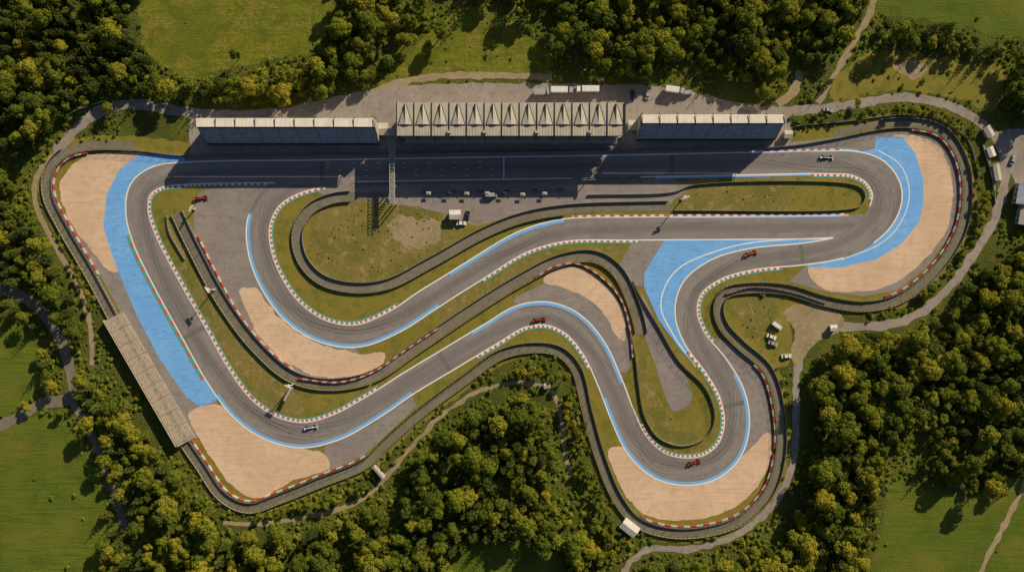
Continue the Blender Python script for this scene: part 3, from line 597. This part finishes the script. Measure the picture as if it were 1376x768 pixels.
for v in range(NB):
    R=random.uniform(3.0,4.6); Ht=random.uniform(8,12.5); cs=[];rs=[]
    n=random.randint(12,19)
    cs.append((0,0,Ht-1.6)); rs.append(R*.42)
    ex=random.uniform(.8,1.2)
    for k in range(n):
        t=2*math.pi*(k*0.618+random.uniform(-.05,.05)); e=random.uniform(-.15,1.0); rr=R*.72*math.sqrt(max(0.05,1-max(0,e)**2))*random.uniform(.7,1.2)
        cs.append((rr*math.cos(t)*ex,rr*math.sin(t)/ex,Ht*.62+e*Ht*.27)); rs.append(R*random.uniform(.24,.46))
    cs.append((0,0,Ht*.62)); rs.append(R*.6)
    me=leafmesh('broadleaf_tree',cs,rs,75,.30,M['leaf'],trunk=(Ht*.7,.28,5,R*.7)); bl_meshes.append(me)
    trees.objects.link(bpy.data.objects.new('broadleaf_tree_%02d'%v,me))
for v in range(NC):
    R=random.uniform(2.3,3.0); Ht=random.uniform(10,14); cs=[];rs=[]
    lv=11
    for l in range(lv):
        f=l/(lv-1); rr=R*(1-f)**.85+.15; z=Ht*.18+Ht*.8*f; na=max(1,int(7*(1-f)+1))
        for k in range(na):
            t=2*math.pi*(k/na)+l*1.3+random.uniform(-.2,.2); q=rr*.68*random.uniform(.8,1.15); cs.append((q*math.cos(t),q*math.sin(t),z-q*.2)); rs.append(max(.3,rr*.36))
    me=leafmesh('conifer_tree',cs,rs,85,.22,M['needle'],trunk=(Ht*.95,.25,4,1.0),squash=.55); con_meshes.append(me)
    trees.objects.link(bpy.data.objects.new('conifer_tree_%02d'%v,me))
for v in range(4):
    cs=[];rs=[]
    for k in range(random.randint(4,7)):
        t=random.uniform(0,6.28); q=random.uniform(.1,1.0); cs.append((q*math.cos(t),q*math.sin(t),random.uniform(.3,.8))); rs.append(random.uniform(.4,.7))
    me=leafmesh('bush',cs,rs,110,.2,M['bush'])
    bushes.objects.link(bpy.data.objects.new('bush_%02d'%v,me))
def inpoly(Pt,poly_):
    x,y=Pt[:,0],Pt[:,1]; q=np.array(poly_,float); n=len(q); ins=np.zeros(len(Pt),bool); j=n-1
    for i in range(n):
        xi,yi=q[i,0],q[i,1]; xj,yj=q[j,0],q[j,1]
        c=((yi>y)!=(yj>y))&(x<(xj-xi)*(y-yi)/(yj-yi+1e-12)+xi); ins^=c; j=i
    return ins
def pdist(Pt,A):
    dm=np.full(len(Pt),1e9)
    for a,b in zip(A[:-1],A[1:]):
        d=b-a; L2=max(1e-9,(d*d).sum()); t=np.clip(((Pt-a)@d)/L2,0,1); q=a+t[:,None]*d; dm=np.minimum(dm,np.hypot(Pt[:,0]-q[:,0],Pt[:,1]-q[:,1]))
    return dm
def poisson(dmin,box=(-60,-50,1436,818),tries=60000):
    x0_,y0_,x1_,y1_=box; cell=dmin/1.4142; g={}; out=[]
    P0=rng.uniform((x0_,y0_),(x1_,y1_),(tries,2))
    for p in P0:
        i,j=int(p[0]//cell),int(p[1]//cell); ok=True
        for a in range(i-2,i+3):
            for b in range(j-2,j+3):
                q=g.get((a,b))
                if q is not None and (q[0]-p[0])**2+(q[1]-p[1])**2<dmin*dmin: ok=False;break
            if not ok:break
        if ok: g[(i,j)]=p; out.append(p)
    return np.array(out)
forest=[
 [(-80,-70),(192,-70),(185,40),(205,85),(255,115),(330,98),(425,78),(452,25),(455,-70),(530,-70),(525,40),(500,95),(462,122),(400,132),(300,134),(200,126),(150,130),(105,150),(60,190),(38,225),(36,275),(85,365),(112,430),(115,500),(150,520),(190,570),(235,625),(270,665),(310,712),(400,705),(480,690),(520,660),(565,605),(640,550),(700,532),(728,545),(740,600),(755,680),(800,735),(820,850),(-80,850)],
 [(610,-70),(640,0),(735,15),(755,88),(850,103),(960,110),(1040,132),(1058,95),(1110,78),(1160,15),(1170,-70)],
 [(1440,290),(1390,320),(1310,375),(1235,440),(1140,455),(1098,485),(1090,560),(1090,640),(1062,700),(1010,735),(940,752),(865,765),(850,850),(1150,850),(1170,720),(1195,610),(1260,645),(1340,655),(1376,625),(1440,590)],
 [(1355,95),(1440,60),(1440,160),(1345,150)],[(1180,30),(1290,48),(1376,80),(1376,92),(1280,72),(1185,50)],
 [(1330,690),(1440,640),(1440,850),(1300,850)]]
tallbush=[
 [(765,505),(783,560),(797,630),(822,690),(850,738),(822,745),(790,690),(768,620),(758,560)],
 [(1300,195),(1322,240),(1322,290),(1296,340),(1240,400),(1140,428),(1205,412),(1272,368),(1308,310),(1312,250)],
 [(1068,150),(1200,142),(1262,150),(1300,180),(1290,190),(1250,160),(1200,152),(1070,163)],
 [(560,585),(620,535),(700,495),(750,500),(750,515),(700,505),(640,520),(590,560)],
 [(130,132),(230,122),(440,128),(440,138),(260,143),(170,132)],
 [(335,692),(430,672),(500,640),(510,650),(430,685),(340,700)],
 [(95,290),(150,420),(125,420),(75,300)]]
clear=outP.off(list(range(NO)),[15]*NO)[::3]
paddock=[(165,138),(380,140),(440,128),(503,112),(742,106),(860,108),(940,118),(1064,140),(1064,215),(165,215)]
bl=[(128,425),(150,415),(265,595),(240,610)]
def mask_common(Pt,mr):
    ok=~inpoly(Pt,clear)&~inpoly(Pt,paddock)&~inpoly(Pt,bl)&~inpoly(Pt,[(1050,400),(1132,402),(1135,450),(1075,500),(1020,490),(960,440),(965,390)])&~inpoly(Pt,[(1335,172),(1440,158),(1440,305),(1350,305)])
    for n,p,hw,m in roads:
        ok&=pdist(Pt,cr(p,False,20)[:,:2])>hw+mr
    return ok
fieldmask=lambda Pt:np.any([inpoly(Pt,cr(f[1],True,6)[:,:2]) for f in fields],axis=0)
T=poisson(11.8,tries=80000)
inf=np.any([inpoly(T,cr(f,True,6)[:,:2]) for f in forest],axis=0)
ok=inf&mask_common(T,7)&~fieldmask(T)
d0=pdist(T,np.vstack([clear,clear[:1]])); ok&=d0>7
dens=np.array([mnoise.noise(Vector((p[0]*.016,p[1]*.016,3))) for p in T]); ok&=dens>-.46
T=T[ok]
E=poisson(20,tries=9000)
e1=inpoly(E,[(440,0),(560,0),(610,40),(560,90),(500,118),(460,120)])|(inpoly(E,[(520,20),(740,60),(740,98),(600,92),(520,105)])&(rng.random(len(E))<.3))
EE=E[e1&mask_common(E,6)]
def kinds(Pt):
    k=[];sc=[]
    for p in Pt:
        pc=.25
        if p[0]<230 and p[1]<420: pc=.6
        if 560<p[0]<900 and p[1]>540: pc=.4
        if p[0]>1080 and p[1]>430: pc=.3
        nz=mnoise.noise(Vector((p[0]*.01,p[1]*.01,7)))
        if random.random()<pc+nz*.5: k.append(NB+random.randrange(NC)); sc.append(random.uniform(.75,1.2))
        else: k.append(random.randrange(NB)); sc.append(random.choice([random.uniform(.5,.8),random.uniform(.85,1.3)]))
    return k,sc
def scatter(name,Pt,k,sc,collection):
    me=bpy.data.meshes.new(name); me.from_pydata([W(p[0],p[1],0) for p in Pt],[],[])
    for an,ty,dat in (('kind','INT',k),('tscale','FLOAT',sc),('trot','FLOAT',[random.uniform(0,6.28) for _ in Pt])):
        at=me.attributes.new(an,ty,'POINT'); at.data.foreach_set('value',np.array(dat,dtype=np.int32 if ty=='INT' else np.float32))
    o=mkobj(name,me)
    ng=bpy.data.node_groups.new(name+'_nodes','GeometryNodeTree')
    ng.interface.new_socket('Geometry',in_out='INPUT',socket_type='NodeSocketGeometry'); ng.interface.new_socket('Geometry',in_out='OUTPUT',socket_type='NodeSocketGeometry')
    N=ng.nodes;L=ng.links; gi=N.new('NodeGroupInput');go=N.new('NodeGroupOutput'); ip=N.new('GeometryNodeInstanceOnPoints')
    ci=N.new('GeometryNodeCollectionInfo'); ci.inputs['Collection'].default_value=collection; ci.inputs['Separate Children'].default_value=True; ci.inputs['Reset Children'].default_value=True
    def na(nm,t):
        x=N.new('GeometryNodeInputNamedAttribute'); x.data_type=t; x.inputs['Name'].default_value=nm; return x.outputs['Attribute']
    cx=N.new('ShaderNodeCombineXYZ'); L.new(na('trot','FLOAT'),cx.inputs[2])
    ip.inputs['Pick Instance'].default_value=True
    L.new(gi.outputs[0],ip.inputs['Points']); L.new(ci.outputs[0],ip.inputs['Instance']); L.new(na('kind','INT'),ip.inputs['Instance Index'])
    L.new(cx.outputs[0],ip.inputs['Rotation']); L.new(na('tscale','FLOAT'),ip.inputs['Scale']); L.new(ip.outputs[0],go.inputs[0])
    md=o.modifiers.new('scatter','NODES'); md.node_group=ng
    return o
allT=np.vstack([T,EE]); k,sc=kinds(allT)
scatter('forest',allT,k,sc,trees)
Hh=poisson(7,tries=60000); hm=np.any([inpoly(Hh,h) for h in tallbush],axis=0)&mask_common(Hh,2); Hh=Hh[hm]
scatter('hedgerow',Hh,[random.randrange(NB) for _ in Hh],[random.uniform(.25,.5) for _ in Hh],trees)
Bp=poisson(5.0,tries=120000)
okb=mask_common(Bp,1.5)&~fieldmask(Bp)
db=np.array([mnoise.noise(Vector((p[0]*.02,p[1]*.02,11))) for p in Bp]); okb&=db>-.2
Bp=Bp[okb]
Mp=poisson(9,tries=30000); mm=(inpoly(Mp,fields[7][1])|inpoly(Mp,fields[2][1]))&mask_common(Mp,1)&(rng.random(len(Mp))<.35)
edge=fieldmask(Mp)&mask_common(Mp,1)&(rng.random(len(Mp))<.03)
Bp=np.vstack([Bp,Mp[mm|edge]])
# infield rough tufts
Ip=poisson(5,tries=120000); inn=np.zeros(len(Ip),bool)
for pl in ([(425,290),(460,280),(560,280),(640,300),(600,325),(540,360),(480,375),(435,360),(420,325)],[(985,400),(1045,400),(1055,470),(1035,485),(1005,455)],[(880,560),(905,560),(940,545),(950,575),(915,590)],[(925,256),(1140,254),(1150,270),(925,274)],[(600,425),(640,398),(700,360),(720,352),(690,372),(640,405)]):
    inn|=inpoly(Ip,pl)
di=np.array([mnoise.noise(Vector((p[0]*.05,p[1]*.05,21))) for p in Ip]); Ip=Ip[inn&(di>.0)&(rng.random(len(Ip))<.5)]
nb_=len(Bp); Bp=np.vstack([Bp,Ip])
bsc=[random.choice([random.uniform(.3,.7),random.uniform(.6,1.3)]) if i<nb_ else random.uniform(.15,.45) for i in range(len(Bp))]
scatter('undergrowth_bushes',Bp,[random.randrange(4) for _ in Bp],bsc,bushes)
for i,(x,y,s_) in enumerate([(322,78,.75),(150,148,.6),(1112,112,.6),(1150,140,.5),(760,505,.6),(1290,62,.8),(1225,60,.6),(40,545,.6)]):
    con=i%3==2
    o=mkobj('conifer_tree' if con else 'broadleaf_tree',(con_meshes if con else bl_meshes)[i%4]); o.location=W(x,y); o.scale=(s_,)*3; o.rotation_euler=(0,0,i)
print('TREES',len(allT),'HEDGE',len(Hh),'BUSH',len(Bp))
# ---------------------------------------------------------------- light & camera
toward=Vector((.62,.78,0)).normalized(); el=math.radians(27.5)
tv=Vector((toward.x*math.cos(el),toward.y*math.cos(el),math.sin(el)))
sl=bpy.data.lights.new('sun','SUN'); sl.energy=5; sl.angle=math.radians(.5); sl.color=(1,.85,.60)
so=mkobj('sun',sl); so.rotation_euler=tv.to_track_quat('Z','Y').to_euler(); so.location=tv*300
w=bpy.data.worlds.new('World'); scene.world=w; w.use_nodes=True; nt=w.node_tree
sk=nt.nodes.new('ShaderNodeTexSky'); sk.sky_type='NISHITA'; sk.sun_disc=False; sk.sun_elevation=el; sk.sun_rotation=math.atan2(toward.x,toward.y)
nt.links.new(sk.outputs[0],nt.nodes['Background'].inputs[0]); nt.nodes['Background'].inputs[1].default_value=.05
scene.view_settings.view_transform='Standard'; scene.view_settings.look='None'; scene.view_settings.exposure=0
cd=bpy.data.cameras.new('camera'); cd.lens=36*H/(1376*S); cd.clip_end=8000; cd.clip_start=1
co=mkobj('camera',cd); co.location=(0,0,H); scene.camera=co
